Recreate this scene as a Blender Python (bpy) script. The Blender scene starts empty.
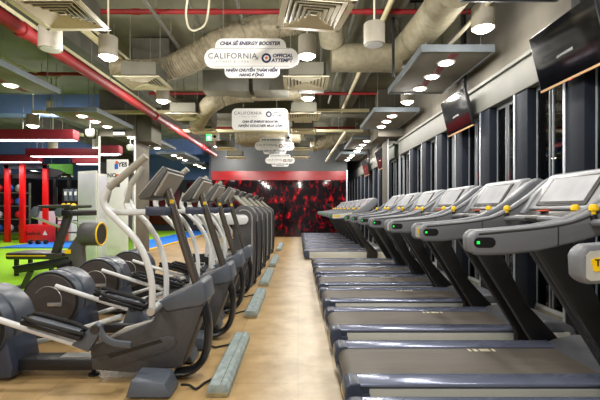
import bpy, bmesh, math, random
from mathutils import Vector, Matrix
random.seed(7)
S = bpy.context.scene
C = S.collection
F, HX, HY, CH = 397.0, 298.0, 208.5, 1.32      # focal length in pixels, horizon point, eye height

def at(px, py, d):
    return Vector(((px-HX)*d/F, d, CH-(py-HY)*d/F))

# ------------------------------------------------------------------ materials
def lin(c):
    return tuple(((v/255)/12.92 if v/255 <= .04045 else ((v/255+.055)/1.055)**2.4) for v in c) + (1,)
MATS = {}
def mat(name, rgb, rough=.5, metal=0., var=.0, scale=6., bump=0., emit=0., coat=0., spec=.5, stretch=None):
    if name in MATS: return MATS[name]
    m = bpy.data.materials.new(name); m.use_nodes = True
    nt = m.node_tree; b = nt.nodes['Principled BSDF']
    col = lin(rgb)
    b.inputs['Base Color'].default_value = col
    b.inputs['Roughness'].default_value = rough
    b.inputs['Metallic'].default_value = metal
    b.inputs['Specular IOR Level'].default_value = spec
    if coat: b.inputs['Coat Weight'].default_value = coat; b.inputs['Coat Roughness'].default_value = .1
    if emit:
        b.inputs['Emission Color'].default_value = col; b.inputs['Emission Strength'].default_value = emit
    if var or bump:
        tc = nt.nodes.new('ShaderNodeTexCoord'); n = nt.nodes.new('ShaderNodeTexNoise')
        n.inputs['Scale'].default_value = scale; n.inputs['Detail'].default_value = 5
        if stretch:
            mp = nt.nodes.new('ShaderNodeMapping'); mp.inputs['Scale'].default_value = stretch
            nt.links.new(tc.outputs['Object'], mp.inputs['Vector']); nt.links.new(mp.outputs[0], n.inputs['Vector'])
        else:
            nt.links.new(tc.outputs['Object'], n.inputs['Vector'])
        if var:
            r = nt.nodes.new('ShaderNodeValToRGB')
            r.color_ramp.elements[0].position = .3; r.color_ramp.elements[1].position = .7
            r.color_ramp.elements[0].color = tuple(max(0, v*(1-var)) for v in col[:3])+(1,)
            r.color_ramp.elements[1].color = tuple(min(1, v*(1+var)) for v in col[:3])+(1,)
            nt.links.new(n.outputs['Fac'], r.inputs[0]); nt.links.new(r.outputs[0], b.inputs['Base Color'])
        if bump:
            bp = nt.nodes.new('ShaderNodeBump'); bp.inputs['Strength'].default_value = bump; bp.inputs['Distance'].default_value = .02
            nt.links.new(n.outputs['Fac'], bp.inputs['Height']); nt.links.new(bp.outputs[0], b.inputs['Normal'])
    MATS[name] = m
    return m

def tile_mat():
    m = bpy.data.materials.new('floor_tile'); m.use_nodes = True; nt = m.node_tree; b = nt.nodes['Principled BSDF']
    tc = nt.nodes.new('ShaderNodeTexCoord')
    br = nt.nodes.new('ShaderNodeTexBrick'); br.offset = 0; br.inputs['Scale'].default_value = 1
    br.inputs['Brick Width'].default_value = .6; br.inputs['Row Height'].default_value = .6
    br.inputs['Mortar Size'].default_value = .004; br.inputs['Mortar Smooth'].default_value = .3
    br.inputs['Color1'].default_value = lin((196, 168, 122)); br.inputs['Color2'].default_value = lin((180, 152, 108))
    br.inputs['Mortar'].default_value = lin((150, 126, 96))
    nt.links.new(tc.outputs['Object'], br.inputs['Vector'])
    n = nt.nodes.new('ShaderNodeTexNoise'); n.inputs['Scale'].default_value = 3.5; n.inputs['Detail'].default_value = 8
    n.inputs['Roughness'].default_value = .65
    nt.links.new(tc.outputs['Object'], n.inputs['Vector'])
    r = nt.nodes.new('ShaderNodeValToRGB')
    r.color_ramp.elements[0].position = .3; r.color_ramp.elements[0].color = (.74, .70, .63, 1)
    r.color_ramp.elements[1].position = .7; r.color_ramp.elements[1].color = (1.1, 1.08, 1.05, 1)
    nt.links.new(n.outputs['Fac'], r.inputs[0])
    mx = nt.nodes.new('ShaderNodeMix'); mx.data_type = 'RGBA'; mx.blend_type = 'MULTIPLY'; mx.inputs[0].default_value = 1
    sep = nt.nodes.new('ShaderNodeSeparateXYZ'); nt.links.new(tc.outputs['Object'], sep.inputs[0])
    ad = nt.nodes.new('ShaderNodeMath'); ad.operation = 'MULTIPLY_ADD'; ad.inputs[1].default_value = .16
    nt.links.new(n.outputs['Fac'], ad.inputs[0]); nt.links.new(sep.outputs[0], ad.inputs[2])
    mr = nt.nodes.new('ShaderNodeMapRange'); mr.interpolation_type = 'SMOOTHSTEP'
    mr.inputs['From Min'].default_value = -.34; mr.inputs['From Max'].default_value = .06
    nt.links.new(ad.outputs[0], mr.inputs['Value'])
    aisle_light = nt.nodes.new('ShaderNodeMix'); aisle_light.data_type = 'RGBA'; aisle_light.blend_type = 'SCREEN'; aisle_light.inputs[7].default_value = (.42, .40, .36, 1)
    nt.links.new(mr.outputs[0], aisle_light.inputs[0]); nt.links.new(br.outputs['Color'], aisle_light.inputs[6])   # bright aisle light put into the tile colour
    nt.links.new(aisle_light.outputs[2], mx.inputs[6]); nt.links.new(r.outputs[0], mx.inputs[7])
    nt.links.new(mx.outputs[2], b.inputs['Base Color'])
    b.inputs['Roughness'].default_value = .38
    return m

def red_glass_mat():
    # glossy black glass wall with scattered red blotches
    m = bpy.data.materials.new('blotched_black_glass'); m.use_nodes = True; nt = m.node_tree; b = nt.nodes['Principled BSDF']
    tc = nt.nodes.new('ShaderNodeTexCoord')
    mp = nt.nodes.new('ShaderNodeMapping'); mp.inputs['Scale'].default_value = (1.6, 1, 1.0)
    nt.links.new(tc.outputs['Object'], mp.inputs[0])
    n = nt.nodes.new('ShaderNodeTexNoise'); n.inputs['Scale'].default_value = 2.6; n.inputs['Detail'].default_value = 7; n.inputs['Roughness'].default_value = .62
    nt.links.new(mp.outputs[0], n.inputs['Vector'])
    r = nt.nodes.new('ShaderNodeValToRGB'); e = r.color_ramp.elements
    e[0].position = .51; e[0].color = (.006, .003, .004, 1)
    e[1].position = .74; e[1].color = (.95, .02, .02, 1)
    x = e.new(.60); x.color = (.10, .003, .006, 1)
    nt.links.new(n.outputs['Fac'], r.inputs[0])
    nt.links.new(r.outputs[0], b.inputs['Base Color'])
    nt.links.new(r.outputs[0], b.inputs['Emission Color']); b.inputs['Emission Strength'].default_value = .3   # blotches also emit their own colour
    b.inputs['Roughness'].default_value = .05; b.inputs['Specular IOR Level'].default_value = .2
    return m

def glass_mat():
    m = bpy.data.materials.new('window_glass'); m.use_nodes = True; nt = m.node_tree
    for n in list(nt.nodes):
        if n.type != 'OUTPUT_MATERIAL': nt.nodes.remove(n)
    out = [n for n in nt.nodes if n.type == 'OUTPUT_MATERIAL'][0]
    t = nt.nodes.new('ShaderNodeBsdfTransparent'); t.inputs[0].default_value = (.5, .56, .57, 1)
    g = nt.nodes.new('ShaderNodeBsdfGlossy'); g.inputs['Roughness'].default_value = .01
    lw = nt.nodes.new('ShaderNodeFresnel'); lw.inputs[0].default_value = 1.9
    mx = nt.nodes.new('ShaderNodeMixShader')
    nt.links.new(lw.outputs[0], mx.inputs[0]); nt.links.new(t.outputs[0], mx.inputs[1]); nt.links.new(g.outputs[0], mx.inputs[2])
    nt.links.new(mx.outputs[0], out.inputs[0])
    return m

M = dict(
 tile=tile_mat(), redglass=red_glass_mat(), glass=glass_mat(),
 slab=mat('ceiling_concrete', (112, 111, 90), .85, var=.3, scale=1.3, bump=.3),
 conc=mat('grey_concrete', (108, 103, 93), .8, var=.28, scale=1.6, bump=.25),
 conc_dk=mat('dark_concrete', (84, 82, 71), .85, var=.28, scale=2),
 grey_wall=mat('grey_painted_wall', (76, 78, 80), .8, var=.06, scale=2),
 dark_wall=mat('dark_wall_paint', (44, 40, 52), .6, var=.3, scale=1.2),
 bluelit=mat('blue_light_tint', (96, 122, 176), .7, var=.15, scale=1),  # blue ambient light put into the beam and upper wall colour
 red_header=mat('red_gloss_panel', (132, 2, 10), .25, var=.25, scale=1.2, emit=.06),
 turf=mat('green_turf', (148, 205, 16), .95, var=.18, scale=60, bump=.5),
 blue_mat=mat('blue_rubber', (22, 120, 225), .7, var=.08, scale=8),
 yellow=mat('yellow_plastic', (248, 205, 10), .4, var=.04),
 white=mat('white_paint', (232, 232, 230), .45, var=.03),
 offwhite=mat('off_white_panel', (222, 220, 236), .5, var=.05, scale=4),
 pelmet=mat('pelmet_grey', (108, 108, 102), .6, var=.08, scale=3),
 cream=mat('cream_metal', (224, 216, 190), .5, var=.06, scale=5),
 duct=mat('duct_wrap', (146, 139, 116), .6, var=.16, scale=7, bump=.35, stretch=(2, 2, 2)),
 flex=mat('flexible_duct_foil', (144, 135, 112), .55, var=.25, scale=14, bump=.7),
 galv=mat('galvanised_steel', (126, 126, 117), .45, metal=.3, var=.15, scale=5),
 lampbody=mat('lamp_housing_grey', (170, 164, 150), .6, var=.05),
 lens=mat('lit_lamp_lens', (255, 246, 228), .4, emit=14, var=.01),
 led=mat('white_led_strip', (255, 240, 245), .4, emit=5, var=.01),
 dim_lens=mat('unlit_lens', (225, 228, 230), .4, var=.05),
 redpipe=mat('red_pipe_paint', (132, 18, 22), .6, var=.12, scale=8),
 redrig=mat('red_steel', (222, 14, 20), .4, var=.06),
 beamred=mat('dark_red_fabric', (112, 6, 26), .6, var=.08),
 blackmetal=mat('black_metal', (26, 27, 30), .4, var=.15),
 blackplastic=mat('black_plastic', (22, 22, 25), .35, var=.1),
 rubber=mat('black_rubber', (18, 18, 20), .7, var=.1),
 char=mat('charcoal_metal', (60, 58, 57), .42, metal=.25, var=.12, scale=12),
 upright=mat('upright_dark_metal', (34, 33, 32), .38, metal=.35, var=.12, scale=4, stretch=(1, 1, 6)),
 rail=mat('blue_grey_rail', (138, 146, 172), .2, metal=.55, var=.08, scale=3, stretch=(.3, 6, 6)),
 navy=mat('navy_grey_plastic', (52, 60, 78), .35, var=.1),
 belt=mat('running_belt', (100, 94, 87), .6, var=.1, scale=5, stretch=(.6, 5, 5)),
 panel=mat('silver_side_panel', (190, 191, 184), .45, metal=.1, var=.05),
 armgrey=mat('arm_grey_plastic', (110, 113, 119), .42, var=.06, scale=90),
 shell=mat('console_shell_silver', (150, 153, 158), .35, metal=.2, var=.05, scale=5),
 screen=mat('console_screen', (172, 173, 176), .1, var=.22, scale=4, emit=.4),
 hood=mat('hood_grey', (86, 88, 93), .4, var=.08, scale=4),
 tubewhite=mat('white_tube', (216, 219, 220), .3, var=.03, coat=.3),
 grip=mat('grey_grip_rubber', (158, 156, 144), .65, var=.1, scale=20),
 ellbody=mat('elliptical_charcoal_plastic', (70, 70, 73), .48, var=.1, scale=30),
 ellhood=mat('elliptical_blue_grey_plastic', (84, 92, 104), .38, var=.06, scale=8),
 console_grey=mat('console_case_grey', (84, 84, 84), .45, var=.06, scale=10),
 disc=mat('flywheel_disc_charcoal', (66, 61, 60), .5, var=.08, scale=20),
 ellshell=mat('drum_shell_blue_grey', (70, 78, 92), .32, var=.08, scale=6),
 ellpost=mat('brown_grey_post', (98, 92, 86), .25, metal=.6, var=.1),
 consback=mat('console_back_grey', (158, 155, 148), .5, var=.06),
 silver=mat('brushed_silver', (196, 198, 200), .3, metal=.7, var=.06),
 alum=mat('aluminium_edge', (200, 206, 214), .3, metal=.5, var=.05),
 fin=mat('dark_navy_cladding', (30, 35, 44), .6, var=.12, scale=3, spec=.12),
 softedge=mat('soffit_edge_metal', (118, 126, 132), .4, metal=.3, var=.08),
 tv=mat('tv_screen_black', (10, 10, 13), .07, var=.1),
 wood=mat('pale_wood_strip', (196, 156, 110), .5, var=.1),
 mirror=mat('mirror_glass', (205, 210, 205), .03, metal=1., var=.01),
 block=mat('weathered_grey_blue_block', (150, 164, 164), .75, var=.22, scale=18, bump=.2),
 blockwood=mat('block_end_grain', (150, 140, 105), .8, var=.25, scale=25),
 ink=mat('navy_ink', (30, 34, 78), .6, var=.05),
 inklight=mat('grey_ink', (92, 96, 110), .6, var=.05),
 black=mat('black_ink', (15, 15, 18), .6, var=.05),
 greenled=mat('green_led', (20, 200, 60), .4, emit=1.5, var=.01),
 exitg=mat('exit_green', (10, 190, 70), .4, emit=1.2, var=.01),
 greenboard=mat('green_board', (74, 130, 44), .8, var=.15, scale=10),
 boxred=mat('red_box_vinyl', (226, 36, 44), .5, var=.06),
 night=mat('night_facade', (40, 44, 50), .8, var=.2, scale=.5),
 nightwin=mat('distant_lit_window', (220, 210, 160), .5, emit=.5, var=.1),
 orange=mat('orange_plastic', (214, 90, 50), .5, var=.05),
 bluepl=mat('blue_plastic', (40, 100, 200), .5, var=.08),
 trayolive=mat('tray_painted_cream', (196, 188, 150), .55, var=.08),
)

# ------------------------------------------------------------------ mesh builder
class MB:
    def __init__(self): self.bm = bmesh.new()
    def _bevel(self, faces, w, seg=2):
        if not w: return
        edges = set()
        for f in faces:
            for e in f.edges:
                if len(e.link_faces) == 2 and e.calc_face_angle(0) > .5: edges.add(e)
        bmesh.ops.bevel(self.bm, geom=list(edges), offset=w, segments=seg, affect='EDGES', profile=.5, clamp_overlap=True)
    def box(self, x0, x1, y0, y1, z0, z1, bev=0.):
        pts = [(x0, z0), (x1, z0), (x1, z1), (x0, z1)]
        return self.prism(pts, y0, y1, 'y', bev)
    def prism(self, pts, a0, a1, axis='y', bev=0., seg=2):
        def mk(p, a):
            u, v = p
            return {'y': (u, a, v), 'x': (a, u, v), 'z': (u, v, a)}[axis]
        A = [self.bm.verts.new(mk(p, a0)) for p in pts]
        B = [self.bm.verts.new(mk(p, a1)) for p in pts]
        n = len(pts); fs = []
        fs.append(self.bm.faces.new(A)); fs.append(self.bm.faces.new(B[::-1]))
        for i in range(n):
            fs.append(self.bm.faces.new((A[i], B[i], B[(i+1) % n], A[(i+1) % n])))
        bmesh.ops.recalc_face_normals(self.bm, faces=fs)
        self._bevel(fs, bev, seg)
        return self
    def hexa(self, v, bev=0.):   # eight corners: bottom ring, top ring
        vs = [self.bm.verts.new(p) for p in v]
        fs = [self.bm.faces.new([vs[i] for i in q]) for q in ((0,1,2,3),(4,5,6,7),(0,1,5,4),(1,2,6,5),(2,3,7,6),(3,0,4,7))]
        bmesh.ops.recalc_face_normals(self.bm, faces=fs)
        self._bevel(fs, bev)
        return self
    def tube(self, pts, r, seg=10, closed=False, ry=None):
        pts = [Vector(p) for p in pts]; n = len(pts); rings = []
        up = Vector((0, 1, 0)); prev = None
        for i, p in enumerate(pts):
            a = pts[(i-1) % n] if (closed or i) else p
            b = pts[(i+1) % n] if (closed or i < n-1) else p
            t = (b-a).normalized()
            if prev is None:
                ref = up if abs(t.dot(up)) < .9 else Vector((1, 0, 0))
                nrm = (ref - t*ref.dot(t)).normalized()
            else:
                nrm = (prev - t*prev.dot(t)).normalized()
            prev = nrm; bi = t.cross(nrm)
            rr = r[i] if isinstance(r, (list, tuple)) else r
            r2 = rr if ry is None else ry
            rings.append([self.bm.verts.new(p + nrm*(r2*math.cos(2*math.pi*k/seg)) + bi*(rr*math.sin(2*math.pi*k/seg))) for k in range(seg)])
        fs = []
        m = n if closed else n-1
        for i in range(m):
            A, B = rings[i], rings[(i+1) % n]
            for k in range(seg):
                fs.append(self.bm.faces.new((A[k], A[(k+1) % seg], B[(k+1) % seg], B[k])))
        if not closed:
            fs.append(self.bm.faces.new(rings[0][::-1])); fs.append(self.bm.faces.new(rings[-1]))
        bmesh.ops.recalc_face_normals(self.bm, faces=fs)
        return self
    def lathe(self, prof, c, axis='z', seg=28):   # prof: (radius, along)
        c = Vector(c); rings = []
        for (r, a) in prof:
            ring = []
            for k in range(seg):
                u, v = r*math.cos(2*math.pi*k/seg), r*math.sin(2*math.pi*k/seg)
                d = {'z': (u, v, a), 'y': (u, a, v), 'x': (a, u, v)}[axis]
                ring.append(self.bm.verts.new(c+Vector(d)))
            rings.append(ring)
        fs = []
        for A, B in zip(rings, rings[1:]):
            for k in range(seg): fs.append(self.bm.faces.new((A[k], A[(k+1) % seg], B[(k+1) % seg], B[k])))
        fs.append(self.bm.faces.new(rings[0][::-1])); fs.append(self.bm.faces.new(rings[-1]))
        bmesh.ops.recalc_face_normals(self.bm, faces=fs)
        return self
    def ball(self, c, r, sx=1, sy=1, sz=1):
        g = bmesh.ops.create_uvsphere(self.bm, u_segments=14, v_segments=9, radius=r)
        for v in g['verts']: v.co = Vector((v.co.x*sx, v.co.y*sy, v.co.z*sz))+Vector(c)
        return self
    def build(self, name, m, parent=None, ang=.6):
        me = bpy.data.meshes.new(name); self.bm.to_mesh(me); self.bm.free()
        me.polygons.foreach_set('use_smooth', [True]*len(me.polygons))
        try: me.set_sharp_from_angle(angle=ang)
        except Exception: pass
        me.materials.append(m)
        o = bpy.data.objects.new(name, me); C.objects.link(o)
        if parent: o.parent = parent
        return o

def smooth(pts, n=5):   # Catmull-Rom
    P = [Vector(p) for p in pts]; out = []
    for i in range(len(P)-1):
        p0, p1, p2, p3 = P[max(i-1, 0)], P[i], P[i+1], P[min(i+2, len(P)-1)]
        for k in range(n):
            t = k/n
            out.append(.5*((2*p1)+(p2-p0)*t+(2*p0-5*p1+4*p2-p3)*t*t+(3*p1-p0-3*p2+p3)*t**3))
    out.append(P[-1]); return out

def arc(cx, cz, r, a0, a1, n=8):
    return [(cx+r*math.cos(math.radians(a0+(a1-a0)*i/n)), cz+r*math.sin(math.radians(a0+(a1-a0)*i/n))) for i in range(n+1)]

def thing(name, label, cat, loc=(0, 0, 0), rz=0, group=None):
    o = bpy.data.objects.new(name, None); C.objects.link(o); o.empty_display_size = .1
    o.location = loc; o.rotation_euler = (0, 0, rz)
    o['label'] = label; o['category'] = cat
    if group: o['group'] = group
    return o
def tag(o, label, cat, group=None):
    o['label'] = label; o['category'] = cat
    if group: o['group'] = group
    return o
def struct(o):
    o['kind'] = 'structure'; return o
KIDS = {}
def dup(root, loc, label, rz=None):
    r = root.copy(); C.objects.link(r); r.location = loc; r['label'] = label
    if rz is not None: r.rotation_euler = (0, 0, rz)
    for ch in list(root.children):
        c = ch.copy(); C.objects.link(c); c.parent = r
        for g in list(ch.children):
            d = g.copy(); C.objects.link(d); d.parent = c
    return r
ORD = ['first', 'second', 'third', 'fourth', 'fifth', 'sixth', 'seventh', 'eighth', 'ninth', 'tenth', 'eleventh', 'twelfth', 'thirteenth', 'fourteenth', 'fifteenth', 'sixteenth', 'seventeenth']

def lettering(txt, size, m, parent, loc, rot=(math.pi/2, 0, 0), shear=0., bold=0., spacing=1., name='lettering', align='CENTER', ext=.001):
    cu = bpy.data.curves.new(name, 'FONT'); cu.body = txt; cu.size = size; cu.align_x = align; cu.align_y = 'CENTER'
    cu.shear = shear; cu.offset = bold; cu.space_character = spacing; cu.extrude = ext; cu.resolution_u = 3
    t = bpy.data.objects.new(name+'_curve', cu); C.objects.link(t)
    dg = bpy.context.evaluated_depsgraph_get()
    me = bpy.data.meshes.new_from_object(t.evaluated_get(dg)); me.name = name
    bpy.data.objects.remove(t); bpy.data.curves.remove(cu)
    me.materials.clear(); me.materials.append(m)
    o = bpy.data.objects.new(name, me); C.objects.link(o)
    o.rotation_euler = rot; o.location = loc
    if parent: o.parent = parent
    return o

def lamp_light(parent, loc, watts, rad, col=(1, .965, .91), point=False):
    if point:
        l = bpy.data.lights.new('lamp_light', 'POINT'); l.shadow_soft_size = rad
    else:
        l = bpy.data.lights.new('lamp_light', 'AREA'); l.shape = 'DISK'; l.size = rad*2
    l.energy = watts; l.color = col
    o = bpy.data.objects.new('lamp_light', l); C.objects.link(o); o.location = loc; o.parent = parent
    return o

# ================================================================== THE SETTING
CEIL = 4.6
WX = 2.9
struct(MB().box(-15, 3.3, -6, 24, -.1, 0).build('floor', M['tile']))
# green turf area on the left, with blue lane
turf = MB().prism([(-15, 4.6), (-3.75, 4.6), (-3.75, 10.2), (-4.72, 10.2), (-4.72, 24), (-15, 24)], .0, .012, 'z').build('floor_turf', M['turf']); struct(turf)
struct(MB().box(-6.2, -4.8, 12.6, 23.5, .012, .02).build('trim_1', M['blue_mat']))
struct(MB().box(-4.8, -4.66, 10.2, 23.5, .012, .024).build('trim_2', M['yellow']))
struct(MB().box(-15, 3.3, -6, 24, CEIL, CEIL+.2).build('ceiling', M['slab']))
# concrete beams under the slab
for i, (yy, z0) in enumerate(((11.4, 4.05), (18.8, 3.9))):
    struct(MB().box(-4.45, 3.0, yy, yy+.5, z0, CEIL).build('trim_%d' % (i+3), M['conc_dk']))
    struct(MB().box(-15, -4.45, yy, yy+.5, z0, CEIL).build('trim_%d' % (i+110), M['bluelit']))
for i, (x0, x1) in enumerate(((-4.4, -3.9), (-9.4, -8.9), (1.2, 1.55))):
    struct(MB().box(x0, x1, -6, 24, 4.2, CEIL).build('trim_%d' % (i+5), M['conc_dk']))
# right wall: concrete above the glazing
struct(MB().box(WX, 3.3, -6, 24, 3.22, CEIL).build('wall_right', M['conc']))
struct(MB().box(2.8, WX, -6, 11, 2.8, 3.2, .01).box(2.76, 2.82, -6, 11, 3.17, 3.22, .005).box(2.8, WX, 12, 24, 2.8, 3.2, .01).box(WX, 3.3, -6, 24, 2.8, 3.22).build('trim_8', M['pelmet']))
struct(MB().box(WX, 3.3, -6, 24, 0, .12).build('baseboard_right', M['galv']))
struct(MB().box(2.2, 3.0, 10.9, 12.1, 3.3, CEIL).build('trim_9', M['conc']))
# glazing modules between dark pilasters
k = 0
y0 = 4.05-.97*6
while y0 < 23.3:
    if not (10.6 < y0 < 11.9):
        struct(MB().box(2.82, 3.05, y0-.14, y0+.15, 0, 2.8, .006).build('trim_%d' % (20+k), M['fin']))
        struct(MB().box(2.81, 2.82, y0+.13, y0+.165, 0, 2.8).build('trim_%d' % (60+k), M['alum']))
    w = MB()
    g0, g1 = y0+.15, y0+.83
    w.box(2.93, 2.95, g0, g0+.015, .12, 2.8).box(2.93, 2.95, g1-.015, g1, .12, 2.8)
    w.box(2.925, 2.95, g0+.36, g0+.366, .12, 2.8).box(2.925, 2.95, g0+.42, g0+.426, .12, 2.8)
    w.box(2.92, 2.95, g0, g1, .12, .16).box(2.93, 2.95, g0, g1, 2.76, 2.8)
    wo = struct(w.build('window_%d' % (k+1), M['alum']))
    MB().box(2.936, 2.944, g0+.01, g1-.01, .15, 2.77).build('pane', M['glass'], wo)
    k += 1; y0 += .97
# far return wall, end wall and rear wall
struct(MB().box(-4.03, 2.28, 18.45, 18.65, 3.06, CEIL).build('wall_back', M['grey_wall']))
struct(MB().box(-4.03, 2.28, 18.45, 18.62, 2.64, 3.06).build('trim_10', M['red_header']))
gw = MB()
xx = -4.03
for i in range(9):
    w_ = 6.31/9
    gw.box(xx+.004, xx+w_-.004, 18.45, 18.6, 0, 2.63); xx += w_
struct(gw.build('wall_back_glass', M['redglass']))
struct(MB().box(2.24, 2.30, 18.4, 18.65, 0, 3.1).build('trim_11', M['alum']))
struct(MB().box(2.28, 3.3, 23.3, 23.6, 0, CEIL).build('wall_end', M['grey_wall']))
struct(MB().box(-15, -4.03, 23.3, 23.6, 0, 3.0).build('wall_back_left', M['dark_wall']))
struct(MB().box(-15, -4.03, 23.3, 23.6, 3.0, CEIL).build('wall_back_upper', M['bluelit']))
struct(MB().box(-4.13, -4.03, 18.45, 23.4, 0, CEIL).build('wall_return', M['dark_wall']))
struct(MB().box(-15.3, -15, -6, 24, 0, 3.0).build('wall_left', M['dark_wall']))
struct(MB().box(-15.3, -15, -6, 24, 3.0, CEIL).build('wall_left_upper', M['bluelit']))
struct(MB().box(-15, 3.3, -6.2, -6, 0, CEIL).build('wall_front', M['offwhite']))
# mirror-clad columns with lit edges
def mirror_column(name, x0, x1, y0, y1, ztop, edge_m, n):
    struct(MB().box(x0, x1, y0, y1, 0, CEIL).build('wall_column_%s' % name, M['conc']))
    e = .03
    struct(MB().box(x0+.02, x1-.02, y0-.02, y0-.001, .1, ztop).build('trim_%d' % n, M['mirror']))
    struct(MB().box(x0-.01, x0+.03, y0-.04, y0-.001, 0, ztop).box(x1-.03, x1+.01, y0-.04, y0-.001, 0, ztop).build('trim_%d' % (n+1), edge_m))
mirror_column('left', -5.50, -4.50, 11.0, 12.0, 3.32, M['white'], 12)
struct(MB().box(-4.5, -4.1, 11.1, 11.9, 3.2, CEIL).build('trim_16', M['conc_dk']))
mirror_column('right', 2.55, 2.9, 11.3, 12.0, 3.32, M['alum'], 14)
# outside: dark facade across the street
fac = thing('night_building', 'dark building across the street seen through the windows', 'building', (13, 10, 0))
MB().box(0, 2, -18, 25, -6, 12).build('facade', M['night'], fac)
for i in range(14):
    yy = -14+i*2.6; zz = random.choice((-1.5, .3, 1.6, 2.7))
    MB().box(-.05, .02, yy, yy+random.uniform(.4, 1.0), zz, zz+.35).build('window', M['nightwin'], fac)

# ================================================================== TREADMILLS
def make_treadmill(label):
    t = thing('treadmill', label, 'treadmill', group='treadmills along the window wall')
    W, IN = .41, .25
    for s in (-1, 1):
        a, b = sorted((s*IN, s*W))
        # rounded rail
        r = MB().prism([(.03, .218), (.015, .226), (.03, .242), (1.72, .242), (1.80, .236), (1.80, .218)], a, b, 'y', .009, 3)
        ro = r.build('side_rail', M['rail'], t)
        a2, b2 = sorted((s*(W-.012), s*(W-.10)))
        MB().box(.05, 2.1, a2, b2, .14, .219).build('shadow_gap', M['navy'], ro)
        a3, b3 = sorted((s*(W-.03), s*(W-.002)))
        MB().box(.15, 2.15, a3, b3, .035, .207, .006).build('side_panel', M['panel'], t)
        a4, b4 = sorted((s*(IN-.01), s*(W+.002)))
        MB().prism([(.16, .03), (.05, .03), (.01, .08), (-.005, .16), (.004, .222), (.03, .243), (.10, .2435), (.10, .18), (.16, .18)], a4, b4, 'y', .012, 3).build('rail_end_cap', M['navy'], t)
    # belt wraps the rear roller
    MB().prism(arc(.09, .16, .068, 270, 90, 10)+[(1.75, .228), (1.75, .09)], -IN, IN, 'y').build('running_belt', M['belt'], t)
    MB().prism([(.05, .04), (.02, .07), (.012, .12), (.03, .135), (.16, .135), (.16, .04)], -IN, IN, 'y', .01).build('rear_cover', M['navy'], t)
    bd = MB().box(.004, .018, -.24, -.14, .085, .128, .004).build('yellow_badge', M['yellow'], t)
    for x_, w_ in ((1.02, .02), (1.06, .03), (1.11, .075), (1.205, .02)):
        MB().box(x_, x_+w_, .185, .235, .2275, .2292).build('belt_marking', M['cream'], t)
    # motor hood
    MB().prism([(1.70, .225), (1.78, .262), (1.95, .30), (2.12, .29), (2.21, .24), (2.235, .15), (2.22, .04), (1.70, .04)], -W+.03, W-.03, 'y', .02, 3).build('motor_hood', M['hood'], t)
    for (x_, s) in ((.22, -1), (.22, 1), (2.05, -1), (2.05, 1)):
        MB().lathe([(.035, 0), (.035, .012), (.018, .016), (.018, .05)], (x_, s*.3, 0)).build('levelling_foot', M['rubber'], t)
    for s in (-1, 1):
        yc = s*.44
        a, b = yc-.032, yc+.032
        MB().prism([(1.62, .05), (1.64, .22), (1.43, .56), (1.10, 1.09), (1.30, 1.15), (1.57, .56), (1.90, .2), (1.90, .05)], a, b, 'y', .012).build('upright', M['upright'], t)
        top = [(.722, 1.08), (.718, 1.15), (.728, 1.176), (.755, 1.192), (.92, 1.205), (1.126, 1.225), (1.30, 1.258), (1.45, 1.325), (1.62, 1.44), (1.74, 1.545), (1.82, 1.592), (1.88, 1.575), (1.905, 1.52), (1.89, 1.43)]
        bot = [(1.80, 1.34), (1.68, 1.25), (1.48, 1.165), (1.31, 1.118), (1.126, 1.075), (.92, 1.052), (.76, 1.05), (.732, 1.06)]
        ay = .40*s; by = .475*s
        a, b = sorted((ay, by))
        hb = MB().prism(top+bot, a, b, 'y', .022, 3).build('handlebar', M['armgrey'], t)
        # inner face: dark pill with green light
        i0, i1 = sorted((s*.3985, s*.404))
        MB().prism(arc(.765, 1.125, .03, 90, 270, 8)+arc(.83, 1.125, .03, -90, 90, 8), i0, i1, 'y').build('grip_control', M['blackplastic'], hb)
        i0, i1 = sorted((s*.396, s*.400))
        MB().box(.752, .768, i0, i1, 1.117, 1.133).build('green_light', M['greenled'], hb)
        gp = smooth([(.765, s*.402, 1.172), (.92, s*.402, 1.186), (1.126, s*.402, 1.207), (1.30, s*.402, 1.238), (1.45, s*.402, 1.30), (1.62, s*.402, 1.41), (1.75, s*.402, 1.515)], 3)
        MB().tube(gp, .007, 6, ry=.005).build('arm_groove', M['char'], hb)
        i0, i1 = sorted((s*.3965, s*.4005))
        MB().box(1.215, 1.221, i0, i1, 1.10, 1.215).build('arm_seam', M['char'], hb)
        # outer face: pale insert with yellow badge
        o0, o1 = sorted((s*.4745, s*.479))
        MB().prism([(.742, 1.075), (.742, 1.155), (.757, 1.170), (1.09, 1.2), (1.24, 1.22), (1.22, 1.125), (1.04, 1.085), (.757, 1.066)], o0, o1, 'y').build('pale_insert', M['panel'], hb)
        o0, o1 = sorted((s*.479, s*.482))
        MB().prism([(.765, 1.10), (.757, 1.14), (.772, 1.147), (.932, 1.155), (.938, 1.125), (.902, 1.118), (.897, 1.10)], o0, o1, 'y').build('brand_badge', M['yellow'], hb)
        lettering('Technogym', .034, M['black'], hb, (.848, s*.4832, 1.129), rot=(math.pi/2, 0, 0 if s < 0 else math.pi), bold=.0006, name='badge_lettering')
        kn = MB().lathe([(.012, 0), (.012, .03), (.024, .034), (.026, .05), (.02, .066), (.008, .07)], (1.42, s*.40, 1.275), seg=14).build('stop_knob', M['yellow'], t)
        MB().lathe([(.02, -.02), (.02, .004), (.014, .012)], (1.42, s*.40, 1.275), seg=14).build('knob_collar', M['blackplastic'], kn)
    # grip crossbar with sensors
    MB().tube([(1.42, -.42, 1.235), (1.40, -.2, 1.25), (1.40, .2, 1.25), (1.42, .42, 1.235)], .022).build('cross_bar', M['armgrey'], t)
    MB().tube([(1.40, -.07, 1.25), (1.40, .07, 1.25)], .0245).build('bar_sleeve', M['char'], t)
    # tray under the screen
    MB().prism([(1.50, 1.235), (1.56, 1.30), (1.66, 1.33), (1.78, 1.30), (1.70, 1.2)], -.41, .41, 'y', .012).build('tray', M['char'], t)
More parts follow.
